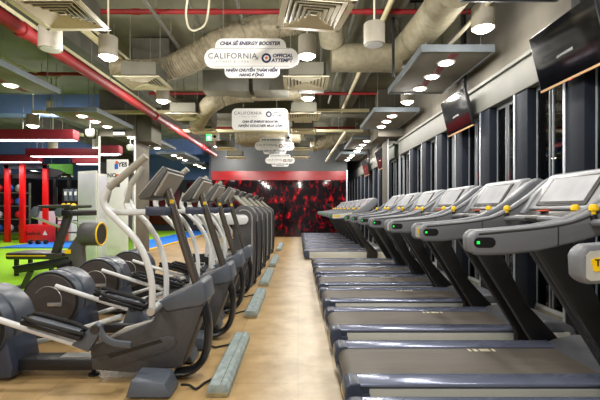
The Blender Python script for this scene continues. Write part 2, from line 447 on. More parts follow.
    MB().lathe([(.05, 0), (.05, .006), (.04, .008)], (1.56, .14, 1.30), seg=18).build('tray_button', M['orange'], t)
    # console: shell, bezel, screen, bulging back
    cs = MB().prism([(1.565, 1.315), (1.60, 1.30), (1.70, 1.31), (1.86, 1.40), (1.905, 1.50), (1.88, 1.575), (1.81, 1.60), (1.745, 1.585)], -.36, .36, 'y', .02, 3).build('console', M['shell'], t)
    n = Vector((-.27, 0, .18)).normalized(); d = Vector((.18, 0, .27)).normalized()
    def plate(y_, lo, hi, off, th):
        base = Vector((1.565, 0, 1.315))+n*off
        v = []
        for o_ in (0, th):
            for (yy, q) in ((-y_, lo), (y_, lo), (y_, hi), (-y_, hi)):
                p = base+d*q+n*o_; v.append((p.x, yy, p.z))
        return v
    bz = MB().hexa(plate(.27, .03, .285, -.002, .012), .004).build('bezel', M['char'], cs)
    MB().hexa(plate(.235, .062, .268, .0105, .003)).build('screen', M['screen'], cs)
    MB().hexa(plate(.16, .042, .052, .0105, .003)).build('screen_slot', M['blackplastic'], cs)
    for s in (-1, 1):   # side cheeks linking console and arms
        a, b = sorted((s*.35, s*.41))
        MB().prism([(1.52, 1.28), (1.62, 1.43), (1.76, 1.555), (1.84, 1.56), (1.86, 1.42), (1.72, 1.29), (1.6, 1.25)], a, b, 'y', .01).build('console_cheek', M['shell'], t)
    return t

near_y = [1.87, 2.85, 3.96, 5.06, 6.10, 7.15, 8.20]
far_y = [10.62+1.09*i for i in range(7)]
tl = ['treadmill nearest the camera, only its upright, screen and handlebars inside the right edge',
      'first treadmill with its whole running deck in view at lower right',
      'second full treadmill deck back from the camera in the near window row',
      'third full treadmill deck back from the camera in the near window row',
      'fourth full treadmill deck back from the camera in the near window row',
      'fifth full treadmill deck back from the camera in the near window row',
      'sixth and last treadmill of the near row, just before the gap']
tf = ['first treadmill beyond the gap, long pale side panel fully exposed']+['%s treadmill beyond the gap in the far window row' % ORD[i] for i in range(1, 6)]+['last treadmill of the far row, closest to the black and red wall']
tm = make_treadmill(tl[0]); tm.location = (.27, near_y[0], 0)
for i in range(1, 7): dup(tm, (.29, near_y[i], 0), tl[i])
for i in range(7): dup(tm, (.14, far_y[i], 0), tf[i])

# ================================================================== ELLIPTICALS
EO = Vector((-1.0, 3.15, 0))
def L(px, py, d):
    p = at(px, py, d); return (p.x-EO.x, p.y-EO.y, p.z)
def L2(px, py, d):
    p = L(px, py, d); return (p[0], p[2])
def make_elliptical(label):
    t = thing('elliptical_trainer', label, 'elliptical trainer', group='ellipticals along the aisle')
    b = MB().prism([L2(*q, 2.97) for q in ((86, 349), (88, 373), (128, 376), (180, 370), (205, 300), (199, 284), (160, 300), (150, 323))], -.13, .13, 'y', .015, 2).build('body', M['ellbody'], t)
    MB().prism([L2(*q, 2.97) for q in ((88, 362), (165, 338), (173, 339), (175, 346), (168, 353), (100, 373.5))], -.138, .138, 'y', .004).build('lower_panel', M['ellbody'], b)
    MB().prism([L2(*q, 2.97) for q in ((104, 357), (158, 341), (161, 344), (108, 360))], -.1405, .1405, 'y', .0).build('vent_slot', M['blackplastic'], b)
    MB().prism([L2(*q, 2.97) for q in ((156, 303), (180, 293), (199, 281), (203, 284), (206, 302), (200, 307), (165, 313))], -.15, .15, 'y', .014, 3).build('hood', M['ellhood'], t)
    MB().tube(smooth([L(203, 300, 3.1), L(208, 320, 3.1), L(208, 342, 3.1), L(203, 359, 3.1), L(193, 369, 3.1), L(176, 373, 3.1)]), .03, 12, ry=.075).build('front_loop', M['blackmetal'], t)
    # post and console
    MB().tube([L(198, 288, 3.15), L(167, 190, 3.15)], .034, 14).build('console_post', M['ellpost'], t)
    MB().box(L(172.5, 0, 3.15)[0]-.01, L(172.5, 0, 3.15)[0]+.02, -.037, -.03, 1.36, 1.39).build('post_sticker', M['yellow'], t)
    A, B = Vector(L(141, 198, 3.0)), Vector(L(167.5, 167, 3.0))
    dr = (B-A); dr.y = 0; n = Vector((dr.z, 0, -dr.x)).normalized()*.042
    n2 = n*1.7
    prof = [A, B, B+n*.8, A+dr*.22+n2, A+n*.6]
    cs = MB().prism([(p.x, p.z) for p in prof], -.22, .22, 'y', .012).build('console', M['console_grey'], t)
    q0, q1 = A+dr*.3+n2*.97, B+n*.86-dr*.06
    MB().hexa([(q0.x, -.2, q0.z), (q0.x, .2, q0.z), (q1.x, .2, q1.z), (q1.x, -.2, q1.z)]+[(p[0]+.012, p[1], p[2]-.012) for p in ((q0.x, -.2, q0.z), (q0.x, .2, q0.z), (q1.x, .2, q1.z), (q1.x, -.2, q1.z))]).build('console_back_panel', M['consback'], cs)
    f0, f1 = A-n*.06+dr*.06, B-n*.06-dr*.04
    MB().hexa([(f0.x, -.215, f0.z), (f0.x, .215, f0.z), (f1.x, .215, f1.z), (f1.x, -.215, f1.z)]+[(p[0]-.006, p[1], p[2]+.006) for p in ((f0.x, -.215, f0.z), (f0.x, .215, f0.z), (f1.x, .215, f1.z), (f1.x, -.215, f1.z))]).build('console_face', M['consback'], cs)
    # fixed handle on its bracket
    bx = L(163, 211, 3.15)
    MB().box(bx[0]-.09, bx[0]+.075, -.14, .14, bx[2]-.035, bx[2]+.035, .01).build('handle_bracket', M['navy'], t)
    for s in (-1, 1):
        MB().tube(smooth([(bx[0]-.06, s*.10, bx[2]-.005), (bx[0]-.22, s*.15, bx[2]-.01), (bx[0]-.33, s*.17, bx[2]+.0), (bx[0]-.37, s*.18, bx[2]+.06)]), .024, 10).build('fixed_handle', M['tubewhite'], t)
        MB().tube([(bx[0]-.37, s*.18, bx[2]+.05), (bx[0]-.33, s*.18, bx[2]+.21)], .022, 10).build('pulse_grip', M['grip'], t)
    # moving arms
    near = [(109, 188), (103.5, 200), (108, 211), (120, 223), (136, 240), (147, 262), (152, 285), (152, 311)]
    MB().tube(smooth([L(*q, 2.86) for q in near]), .0235, 12).build('moving_arm', M['tubewhite'], t)
    MB().tube([L(146, 156, 2.84), L(129, 171, 2.85), L(109, 188, 2.86)], .026, 12).build('arm_grip', M['grip'], t)
    far = [(130, 186), (127, 196), (134, 210), (148, 224), (160, 246), (166, 272), (166, 300)]
    MB().tube(smooth([L(*q, 3.44) for q in far]), .0235, 12).build('moving_arm', M['tubewhite'], t)
    MB().tube([L(143, 167, 3.46), L(136, 177, 3.45), L(130, 186, 3.44)], .026, 12).build('arm_grip', M['grip'], t)
    for q, d in (((152, 311), 2.86), ((166, 300), 3.44)):
        p = L(*q, d); MB().tube([(p[0], p[1]-.03, p[2]), (p[0], .0, p[2])], .03, 12).build('arm_pivot', M['silver'], t)
    # flywheel drum
    cx, cz, r = -2.47-EO.x, .42, .285
    fw = MB().lathe([(.2, -.19), (r-.03, -.19), (r-.005, -.18), (r, -.165), (r, -.09), (r-.012, -.085), (r-.012, -.06), (r, -.055), (r, .15), (r-.02, .18), (.2, .19)], (cx, 0, cz), 'y', 40).build('flywheel_housing', M['ellshell'], t)
    MB().lathe([(.02, -.2), (r-.035, -.2), (r-.03, -.196), (r-.03, -.186)], (cx, 0, cz), 'y', 40).build('disc_cover', M['disc'], fw)
    MB().lathe([(r-.045, -.192), (r-.012, -.192), (r-.008, -.18)], (cx, 0, cz), 'y', 40).build('disc_gap', M['rubber'], fw)
    MB().tube([(cx+rr*math.cos(a), -.2, cz+rr*math.sin(a)) for a, rr in [(math.radians(150-i*14), .15-.003*i) for i in range(14)]], .004, 6).build('trim_ring', M['silver'], fw)
    bp = MB().box(cx-.02, cx+.12, -.206, -.199, cz-.055, cz-.02, .003).build('badge_plate', M['silver'], fw)
    lettering('TECHNOGYM', .02, M['black'], bp, (cx+.05, -.2075, cz-.0375), name='badge_lettering')
    MB().prism([(cx-.24, .03), (cx+.30, .03), (cx+.31, .12), (cx+.25, .42), (cx-.22, .42)], -.15, .18, 'y', .02).build('rear_base', M['navy'], t)
    MB().box(cx+.28, L(90, 0, 3.0)[0], -.08, .08, .06, .155, .02).build('frame_beam', M['blackmetal'], t)
    MB().box(-.86, -.60, -.05, .05, .154, .16).build('beam_plate', M['silver'], t)
    MB().lathe([(.04, 0), (.04, .015), (.015, .02), (.015, .07)], (-.62, 0, 0), seg=14).build('levelling_foot', M['rubber'], t)
    # feet bars at front and rear
    for s in (-1, 1):
        a, b_ = sorted((s*.2, s*.42))
        x0, x1 = -.19, .12
        MB().hexa([(x0, a, .015), (x1, a, .015), (x1, b_, .015), (x0, b_, .015), (x0+.03, a+(.02 if s < 0 else 0), .125), (x1-.05, a+(.02 if s < 0 else 0), .115), (x1-.05, b_-(0 if s < 0 else .02), .135), (x0+.03, b_-(0 if s < 0 else .02), .145)], .012).build('front_foot', M['ellhood'], t)
    # pedals with links and cranks
    def pedal(p0, p1, d, wy):
        a, b_ = Vector(L(*p0, d)), Vector(L(*p1, d)); y_ = a.y
        u = (b_-a); ln = u.length; u.normalize(); nn = Vector((-u.z, 0, u.x))
        if nn.z < 0: nn = -nn
        def q(s_, h, yy): 
            p = a+u*s_+nn*h; return (p.x, yy, p.z)
        tr = MB().hexa([q(0, -.03, y_-wy), q(ln, -.03, y_-wy), q(ln, -.03, y_+wy), q(0, -.03, y_+wy), q(-.01, .0, y_-wy), q(ln, .0, y_-wy), q(ln, .0, y_+wy), q(-.01, .0, y_+wy)], .006)
        po = tr.build('pedal', M['blackplastic'], t)
        MB().tube([q(0, .02, y_-wy*.7), q(.08, .02, y_-wy), q(ln*.7, .02, y_-wy), q(ln, .012, y_-wy*.6), q(ln, .012, y_+wy*.6), q(ln*.7, .02, y_+wy), q(.08, .02, y_+wy), q(0, .02, y_+wy*.7)], .016, 8, closed=True).build('pedal_rim', M['rubber'], po)
        MB().hexa([q(.03, .0, y_-wy*.7), q(ln-.05, .0, y_-wy*.7), q(ln-.05, .0, y_+wy*.7), q(.03, .0, y_+wy*.7), q(.03, .008, y_-wy*.7), q(ln-.05, .008, y_-wy*.7), q(ln-.05, .008, y_+wy*.7), q(.03, .008, y_+wy*.7)]).build('pedal_tread', M['ellhood'], po)
    pedal((28, 318), (86, 334), 2.88, .075)
    pedal((104, 295), (146, 306), 3.42, .075)
    MB().tube([L(-28, 311, 2.88), L(40, 333, 2.88), L(78, 345, 2.88)], .022, 10).build('pedal_link', M['tubewhite'], t)
    MB().tube([L(32, 344, 3.4), L(80, 329, 3.4), L(122, 316, 3.4)], .022, 10).build('pedal_link', M['tubewhite'], t)
    for pts, d, pv in ((((73, 344), (97, 322), (101, 325), (100, 335), (90, 351)), 2.88, (97, 328)), (((124, 322), (131, 303), (138, 301), (141, 306), (152, 324)), 3.42, (134, 307))):
        y_ = L(0, 0, d)[1]
        br = MB().prism([L2(*q, d) for q in pts], y_-.03, y_+.03, 'y', .006).build('pedal_bracket', M['ellhood'], t)
        p = L(*pv, d); MB().tube([(p[0], y_-.042, p[2]), (p[0], y_+.042, p[2])], .032, 14).build('bracket_pivot', M['char'], br)
    MB().tube(smooth([L(98, 327, 2.86), L(104, 337, 2.86), L(114, 343, 2.86), L(131, 345, 2.86)]), .028, 8, ry=.012).build('link_arm', M['ellhood'], t)
    MB().prism([L2(*q, 2.95) for q in ((98, 345), (118, 332), (163, 320), (164, 326), (125, 344), (104, 350))], -.11, -.05, 'y', .01).build('cover_arm', M['consback'], t)
    return t
ely = [3.15, 4.08, 5.06, 5.95]
el_l = ['nearest elliptical trainer, whole front hood and black loop in full view at lower left',
        'second elliptical from the camera, its flywheel drum behind the nearest machine',
        'third elliptical from the camera along the aisle',
        'fourth elliptical, last before the tall round-topped grey machines']
el = make_elliptical(el_l[0]); el.location = EO
for i in range(1, 4): dup(el, (EO.x+(.04 if i == 1 else 0), ely[i], 0), el_l[i])

# ================================================================== TALL ROUND-FRONTED CROSS TRAINERS
def make_stepper(label):
    t = thing('step_trainer', label, 'step trainer', group='round-fronted step trainers beyond the ellipticals')
    sh = MB().prism([(.28, .06), (.30, .5), (.30, 1.15)]+arc(.10, 1.17, .205, 0, 150, 12)+[(-.10, 1.0), (-.06, .5), (-.04, .06)], -.16, .16, 'y', .03, 3).build('shield_housing', M['ellbody'], t)
    MB().tube([(x, -.165, z) for x, z in [(.24, .12), (.245, 1.12)]+arc(.10, 1.15, .145, 0, 120, 8)], .012, 6).build('housing_groove', M['consback'], sh)
    MB().prism([(.31, .1), (.33, .5), (.33, 1.1), (.30, 1.1), (.29, .1)], -.05, .05, 'y', .01).build('front_spine', M['blackmetal'], sh)
    MB().prism(arc(.10, 1.13, .085, -90, 90, 8)+[(-.75, 1.215), (-.75, 1.045)], -.21, -.165, 'y', .012).build('side_arm', M['tubewhite'], t)
    MB().prism(arc(.10, 1.13, .085, -90, 90, 8)+[(-.75, 1.215), (-.75, 1.045)], .165, .21, 'y', .012).build('side_arm', M['tubewhite'], t)
    for s in (-1, 1):
        MB().tube(smooth([(.20, s*.12, 1.30), (.06, s*.13, 1.42), (-.10, s*.15, 1.57)]), .024, 8).build('handle_post', M['grip'], t)
        MB().tube([(-.55, s*.22, .3), (-.5, s*.22, .8), (-.72, s*.22, 1.12)], .026, 8).build('moving_arm', M['tubewhite'], t)
        MB().box(-.95, -.5, s*.17-.08, s*.17+.08, .26+.1*s, .31+.1*s, .015).build('pedal', M['blackplastic'], t)
        MB().tube([(-.6, s*.17, .28+.1*s), (-.06, s*.12, .42)], .025, 8).build('pedal_link', M['tubewhite'], t)
    cs = MB().prism([(-.22, 1.48), (-.04, 1.66), (.0, 1.63), (-.12, 1.46)], -.2, .2, 'y', .012).build('console', M['char'], t)
    MB().hexa([(-.205, -.18, 1.505), (-.205, .18, 1.505), (-.06, .18, 1.65), (-.06, -.18, 1.65), (-.211, -.18, 1.511), (-.211, .18, 1.511), (-.066, .18, 1.656), (-.066, -.18, 1.656)]).build('console_face', M['consback'], cs)
    MB().box(-1.25, .3, -.09, .09, .02, .1, .015).build('base_beam', M['blackmetal'], t)
    MB().box(-1.3, -1.2, -.3, .3, 0, .08, .015).build('rear_foot', M['navy'], t)
    MB().box(.12, .26, -.3, .3, 0, .07, .015).build('front_foot', M['navy'], t)
    return t
sy = [6.95, 7.85, 8.95, 10.3, 11.9]
sl = ['tall grey step trainer with rounded front, nearest of its row', 'second of the round-fronted grey step trainers', 'third of the round-fronted grey step trainers', 'fourth of the round-fronted grey step trainers', 'last round-fronted step trainer, farthest toward the red wall']
st = make_stepper(sl[0]); st.location = (-1.03, sy[0], 0)
for i in range(1, 5): dup(st, (-1.03, sy[i], 0), sl[i])

# ================================================================== FLOOR POWER BLOCKS AND CORDS
def block(y0, y1, label, dx=0):
    t = thing('cable_block', label, 'cable block', (-.56+dx, (y0+y1)/2, 0), group='grey blocks along the aisle')
    h = (y1-y0)/2
    MB().prism([(-.08, 0), (.075, 0), (.075, .05), (.05, .085), (-.06, .085), (-.08, .06)], -h, h, 'y', .004).build('cover', M['block'], t)
    MB().prism([(-.072, .003), (.068, .003), (.068, .03), (-.072, .03)], -h-.012, -h+.002, 'y').build('end_piece', M['blockwood'], t)
    MB().box(.012, .018, -h, h, .0845, .087).build('seam_strip', M['galv'], t)
for i, (a, b, dx) in enumerate(((2.78, 3.98, 0), (4.78, 6.2, -.01), (6.75, 8.3, -.02), (8.95, 10.6, -.02), (12.3, 14.6, -.04))):
    block(a, b, ['grey floor block nearest the camera beside the first elliptical', 'second grey floor block along the aisle', 'third grey floor block along the aisle', 'fourth grey floor block along the aisle', 'farthest grey floor block near the red wall'][i], dx)
cp = MB().tube(smooth([(-.84, 2.86, .05), (-.80, 2.92, .02), (-.74, 2.88, .013), (-.70, 2.98, .013), (-.64, 3.05, .02), (-.625, 3.05, .04)], 6), .009, 7)
tag(cp.build('power_cord', M['rubber']), 'black power cord from the nearest elliptical to the grey floor block', 'cord')
for i, (y_, n_) in enumerate(((3.75, 'second'), (4.95, 'third'), (5.9, 'fourth'))):
    yb = max(y_, 3.8) if i == 0 else y_+.1
    cp = MB().tube(smooth([(-.90, y_+.12, .03), (-.80, y_+.0, .013), (-.72, yb-.02, .013), (-.66, yb, .02), (-.632, yb+.02, .04)], 6), .009, 7)
    tag(cp.build('power_cord', M['rubber']), 'black power cord running out from under the %s elliptical' % n_, 'cord')

# ================================================================== CEILING SERVICES
def pendant(x, y, z, lit, label, r=.135, h=.27, watts=58):
    t = thing('pendant_downlight' if lit else 'pendant_speaker', label, 'pendant light' if lit else 'speaker', (x, y, z), group='cylindrical pendant downlights' if lit else 'cylindrical pendant speakers')
    MB().lathe([(r*.86, .0), (r*.98, .0), (r, .012), (r, h-.01), (r*.96, h), (.02, h)], (0, 0, 0)).build('housing', M['lampbody'], t)
    MB().lathe([(.02, -.05), (r*.4, -.044), (r*.7, -.026), (r*.84, -.004), (r*.85, .004)] if lit else [(.02, -.004), (r*.8, -.004), (r*.84, .004)], (0, 0, 0)).build('lens' if lit else 'speaker_grille', M['lens'] if lit else M['dim_lens'], t)
    MB().tube([(0, 0, h), (0, 0, CEIL-z)], .012, 8).build('stem', M['cream'], t)
    MB().lathe([(.05, 0), (.05, .02), (.02, .03)], (0, 0, CEIL-z-.03), seg=14).build('ceiling_cap', M['cream'], t)
    if lit: lamp_light(t, (0, 0, -.13), watts, .07, point=True)
rowx = [(-3.0, 'left-hand row beside the red pipe', [5.4, 8.2, 11.8, 14.75, 17.6, 2.9, -.4, -3.4], 3.62),
        (.2, 'row above the central aisle', [5.5, 8.1, 11.65, 14.6, 17.2, 3.2, .4, -2.6], 3.68)]
for (x, nm, ys, z) in rowx:
    for i, y in enumerate(ys):
        pendant({5.4: -2.58, 8.2: -2.79, 5.5: .125}.get(y, x), y, {5.4: 3.38, 8.2: 3.54, 5.5: 3.43, 8.1: 3.57}.get(y, z), True, r=.122 if y in (5.4, 5.5) else .135, watts=(85 if y > 11 else 58) if y > 5 else 130, label=('grey cylinder downlight, %s from the camera in the %s' % (ORD[i], nm)) if y > 5 else 'added unseen fill downlight %s the camera in the %s' % (['just ahead of', 'overhead beside', 'well behind'][i-5], nm))  # lamps closest to and behind the camera are unseen, added as fill
for i, (x, y, z) in enumerate(((2.26, 4.85, 3.52), (2.26, 11.8-.3, 3.2), (2.26, 8.2, 3.52), (2.26, 15.2, 3.52))):
    if i == 1: continue
    pendant(x, y, z, True, watts=26, label=['large bright cylinder downlight by the right wall near the first television', '', 'second cylinder downlight by the right wall between the soffit panels', 'far cylinder downlight by the right wall near the farthest televisions'][i])
pendant(-3.12, 5.0, 3.32, False, 'unlit grey cylinder speaker under the left diffuser beside the red pipe')
pendant(.98, 5.1, 3.42, False, 'unlit grey cylinder speaker hanging right of the large diffuser')
for i, (px, py, d) in enumerate(((33, 126, 10.5), (52, 112, 11.5), (53, 149, 13.8), (37, 160, 16.5), (97, 148, 14.2))):
    p = at(px, py, d)
    pendant(p.x, d, p.z, True, 'small cylinder downlight over the turf, %s' % ['in front of the nearest red beam light', 'under the far end of the left soffit panel', 'between the two nearest red beam lights', 'above the red training rig', 'left of the mirrored column'][i], r=.15, h=.3, watts=45)

# square air diffusers
def diffuser(x, y, z, label, rz=0):
    t = thing('air_diffuser', label, 'air diffuser', (x, y, z), rz, group='square ceiling diffusers')
    w = .37
    def ring(mb, r0, r1, za, zb):
        for s in (-1, 1):
            mb.hexa([(-r1, s*r0, zb), (r1, s*r0, zb), (r1, s*r1, za), (-r1, s*r1, za), (-r1, s*r0, zb+.008), (r1, s*r0, zb+.008), (r1, s*r1, za+.008), (-r1, s*r1, za+.008)])
            mb.hexa([(s*r0, -r0, zb), (s*r0, r0, zb), (s*r1, r1, za), (s*r1, -r1, za), (s*r0, -r0, zb+.008), (s*r0, r0, zb+.008), (s*r1, r1, za+.008), (s*r1, -r1, za+.008)])
    fr = MB(); ring(fr, w-.06, w, 0, 0); fr.build('frame', M['cream'], t)
    for k_ in range(5):
        r1 = w-.075-.055*k_
        b = MB(); ring(b, r1-.034, r1, 0, .022); b.build('louvre', M['cream'], t)
    MB().box(-w+.09, w-.09, -w+.09, w-.09, .06, .26).build('plenum_box', M['conc_dk'], t)
    for sx in (-1, 1):
        MB().tube([(sx*.25, 0, .25), (sx*.25, 0, CEIL-z)], .006, 6).build('hanger_rod', M['galv'], t)
for i, y in enumerate((1.85, 4.28, 6.62, 9.05, 10.75, 13.9, 16.3)):
    diffuser(-2.55, y, 3.4, 'cream square air diffuser, %s from the camera in the left row' % ORD[i])
    diffuser(.17 if i == 1 else .13, y, 3.4, 'cream square air diffuser, %s from the camera in the row above the aisle' % ORD[i], math.radians(9) if i == 1 else 0)

# ducts
def duct(name, pts, r, m, label, rings=0, seg=18, r0=None):
    sp = smooth(pts, 8) if len(pts) > 2 else [Vector(p) for p in pts]
    t = thing(name, label, 'air duct', (0, 0, 0))
    if rings:
        fine = smooth(sp, 3); nf = len(fine); rr = [((r0 or r)+(r-(r0 or r))*min(1, 2.2*i/nf))*(1+.045*((i % 2)*2-1)+random.uniform(-.02, .02)) for i in range(nf)]
        MB().tube(fine, rr, seg).build('duct_body', m, t, ang=1.2)
    else:
        MB().tube(sp, r, seg).build('duct_body', m, t)
    mid = sp[len(sp)//2]
    for q in (sp[1], mid):
        MB().tube([(q.x, q.y, q.z), (q.x, q.y, CEIL)], .008, 6).build('hanger_rod', M['galv'], t)
    return t
duct('flexible_duct', [at(112, 68, 7.05), at(140, 69, 7.05), at(166, 69, 7.0), at(194, 58, 6.9), at(222, 42, 6.8), at(262, 27, 6.7), at(300, 20, 6.7)], .22, M['flex'], 'wrinkled flexible duct rising behind the nearest hanging sign', 1, r0=.13)
duct('flexible_duct', [at(197, 124, 9.9), at(203, 113, 9.3), at(214, 102, 8.7), at(236, 94, 8.7), at(268, 92, 8.9), at(304, 92, 9.1)], .19, M['flex'], 'wrinkled flexible duct sweeping above the second hanging sign', 1)
duct('flexible_duct', [at(236, 138, 12.5), at(262, 136, 12.5), at(300, 137, 12.7)], .2, M['flex'], 'wrinkled flexible duct behind the third hanging sign', 1)
duct('flexible_duct', [at(312, 146, 14.8), at(328, 141, 14.6), at(350, 134, 14.3), at(372, 130, 14.0)], .24, M['flex'], 'wrinkled flexible duct at far right of the aisle', 1)
duct('round_duct', [at(455, -12, 4.6), at(430, 22, 5.5), at(404, 50, 6.7), at(392, 60, 7.2)], .235, M['duct'], 'long wrapped round duct running back above the right soffit panels')
duct('round_duct', [at(331, 58, 6.75), at(400, 58, 6.75)], .235, M['duct'], 'short wrapped round duct crossing behind the pendant speaker')
duct('round_duct', [at(327, -6, 5.9), at(332, 42, 6.6)], .2, M['duct'], 'wrapped round duct dropping beside the large diffuser')
# fan coil boxes
def coil(x0, x1, y0, y1, z0, z1, m, label):
    t = thing('fan_coil_unit', label, 'air conditioning unit', (0, 0, 0))
    MB().box(x0, x1, y0, y1, z0, z1, .01).build('casing', m, t)
    b = MB()
    n = max(2, int((x1-x0)/.5))
    for i in range(1, n):
        xx_ = x0+(x1-x0)*i/n; b.box(xx_-.008, xx_+.008, y0-.006, y1, z0-.006, z1)
    b.build('panel_seam', M['galv'], t)
    for x_ in (x0+.05, x1-.05):
        MB().tube([(x_, (y0+y1)/2, z1), (x_, (y0+y1)/2, CEIL)], .01, 6).build('hanger_rod', M['galv'], t)
coil(-3.1, -2.4, 7.4, 8.1, 4.08, 4.5, M['conc_dk'], 'dark grey duct box above the left flexible duct')
coil(-1.95, -1.0, 8.1, 9.0, 3.72, 4.15, M['galv'], 'pale air conditioning box below the nearest sign')
coil(-.9, -.2, 7.9, 8.5, 3.68, 4.2, M['galv'], 'pale air conditioning box behind the nearest sign')
coil(.0, .5, 7.1, 7.7, 3.55, 3.95, M['conc_dk'], 'rectangular duct joint above the second aisle diffuser')
coil(-2.9, -2.1, 9.55, 10.3, 3.45, 3.95, M['conc_dk'], 'dark duct box behind the third left diffuser')
coil(-1.9, -.9, 12.6, 13.4, 3.4, 3.7, M['galv'], 'pale air conditioning box left of the third sign')
coil(.6, 1.5, 14.5, 15.4, 3.6, 4.0, M['conc_dk'], 'grey air conditioning box at the far end of the aisle')
coil(-.1, .35, 9.5, 10.1, 3.5, 4.0, M['cream'], 'cream duct box behind the third aisle diffuser')
# red sprinkler pipes
def pipe(pts, r, label, m=M['redpipe'], name='sprinkler_pipe', cat='pipe', hang=True, couplings=0):
    t = thing(name, label, cat)
    MB().tube(pts, r, 12).build('pipe_run', m, t)
    a, b = Vector(pts[0]), Vector(pts[-1])
    for i in range(couplings):
        p = a.lerp(b, (i+.5)/couplings); d = (b-a).normalized()
        MB().tube([p-d*.05, p+d*.05], r*1.25, 12).build('coupling', m, t)
    if hang:
        for f in (.15, .5, .85):
            p = a.lerp(b, f)
            MB().tube([p, (p.x, p.y, CEIL)], .007, 6).build('hanger_rod', M['galv'], t)
    return t
pipe([(-3.55, -2, 3.62), (-3.55, 17, 3.62)], .085, 'thick red fire main running the length of the ceiling on the left', couplings=4, name='fire_main')
pipe([(-2.9, 5.75, 4.17), (2.7, 5.75, 4.17)], .035, 'thin red sprinkler pipe crossing nearest the camera', couplings=5)
pipe([(-3.6, 9.6, 4.1), (1.9, 9.6, 4.1)], .035, 'thin red sprinkler pipe crossing behind the nearest sign', couplings=5)
pipe([(-3.6, 13.2, 4.0), (1.9, 13.2, 4.0)], .04, 'thin red sprinkler pipe crossing behind the third sign', couplings=4)
pipe([(-6.2, 9.0, 4.37), (-3.6, 9.0, 4.37)], .04, 'thin red sprinkler pipe in the left bay beyond the fire main', couplings=3)
pipe([(1.44, 6.0, 4.62), (1.44, 6.0, 3.3)], .022, 'thin black vertical conduit beside the round duct', M['blackmetal'], 'conduit', hang=False)
pipe([(1.44, 6.0, 4.45), (2.2, 6.0, 4.45)], .02, 'thin black horizontal conduit above the round duct', M['blackmetal'], 'conduit')
pipe([(2.25, 4.0, 3.75), (2.25, 6.6, 3.75)], .03, 'cream conduit running back above the nearest right soffit panel', M['cream'], 'conduit')
pipe([(1.25, 3.0, 4.1), (1.25, 12, 4.1)], .04, 'long cream conduit left of the round duct', M['trayolive'], 'conduit')
pipe([tuple(at(346, 131, 11.6)), tuple(at(326, 161, 16.5))], .04, 'sloping cream pipe above the far treadmills', M['cream'], 'conduit')
for i, (xa, za, ya, yb) in enumerate(((-1.6, 4.3, 4.5, 11), (-.9, 4.35, 5.2, 11), (.85, 4.25, 4.6, 11), (-2.05, 4.1, 3.6, 6.9))):
    pipe([(xa, ya, za), (xa, yb, za)], .028, 'thin galvanised conduit under the slab, %s' % ['left of the nearest sign', 'above the nearest sign', 'right of the pendant speaker', 'above the nearest left diffuser'][i], M['galv'], 'conduit')
for i, (pts) in enumerate(([at(188, -4, 5.2), at(186, 14, 5.3), at(189, 28, 5.4), at(196, 30, 5.5), at(206, 22, 5.6), at(210, -6, 5.6)], [at(0, 56, 8.6), at(20, 66, 8.8), at(40, 74, 9.0), at(62, 76, 9.2), at(64, 50, 9.2)])):
    o = MB().tube(smooth(pts, 6), .014, 7).build('loose_cable', M['cream'])
    tag(o, ['drooping cream cable loop under the slab left of the nearest sign', 'drooping cream cable over the left soffit panel'][i], 'cable')
# cable trays
def tray(x0, x1, y, z, h, label):
    t = thing('cable_tray', label, 'cable tray')
    MB().prism([(y-.05, z), (y+.05, z), (y+.05, z+h), (y+.035, z+h), (y+.035, z+.02), (y-.035, z+.02), (y-.035, z+h), (y-.05, z+h)], x0, x1, 'x').build('channel', M['trayolive'], t)
    for i in range(4):
        xx_ = x0+(x1-x0)*(i+.5)/4
        MB().tube([(xx_, y, z), (xx_, y, CEIL)], .009, 6).build('hanger_rod', M['galv'], t)
tray(-6.6, -2.95, 9.9, 3.68, .08, 'cream cable tray crossing above the turf, nearest')
tray(-4.0, 2.0, 12.25, 3.68, .07, 'cream cable tray crossing under the second sign')
tray(-10, -5.75, 10.6, 3.25, .08, 'cream cable tray above the nearest red beam light')
tray(-.2, 1.9, 10.6, 3.9, .07, 'cream cable tray behind the aisle downlights')
def ylines(x, z, y0, y1, label):
    t = thing('cable_tray', label, 'cable tray')
    MB().box(x-.09, x+.09, y0, y1, z, z+.02).box(x-.09, x-.075, y0, y1, z, z+.08).box(x+.075, x+.09, y0, y1, z, z+.08).build('channel', M['trayolive'], t)
    for i in range(4):
        yy = y0+(y1-y0)*(i+.5)/4
        MB().tube([(x, yy, z), (x, yy, CEIL)], .009, 6).build('hanger_rod', M['galv'], t)
ylines(-3.15, 3.95, 3, 10.8, 'long cream cable tray running beside the red fire main')
ylines(-3.9, 3.9, 2, 10.8, 'long cream cable tray left of the red fire main')

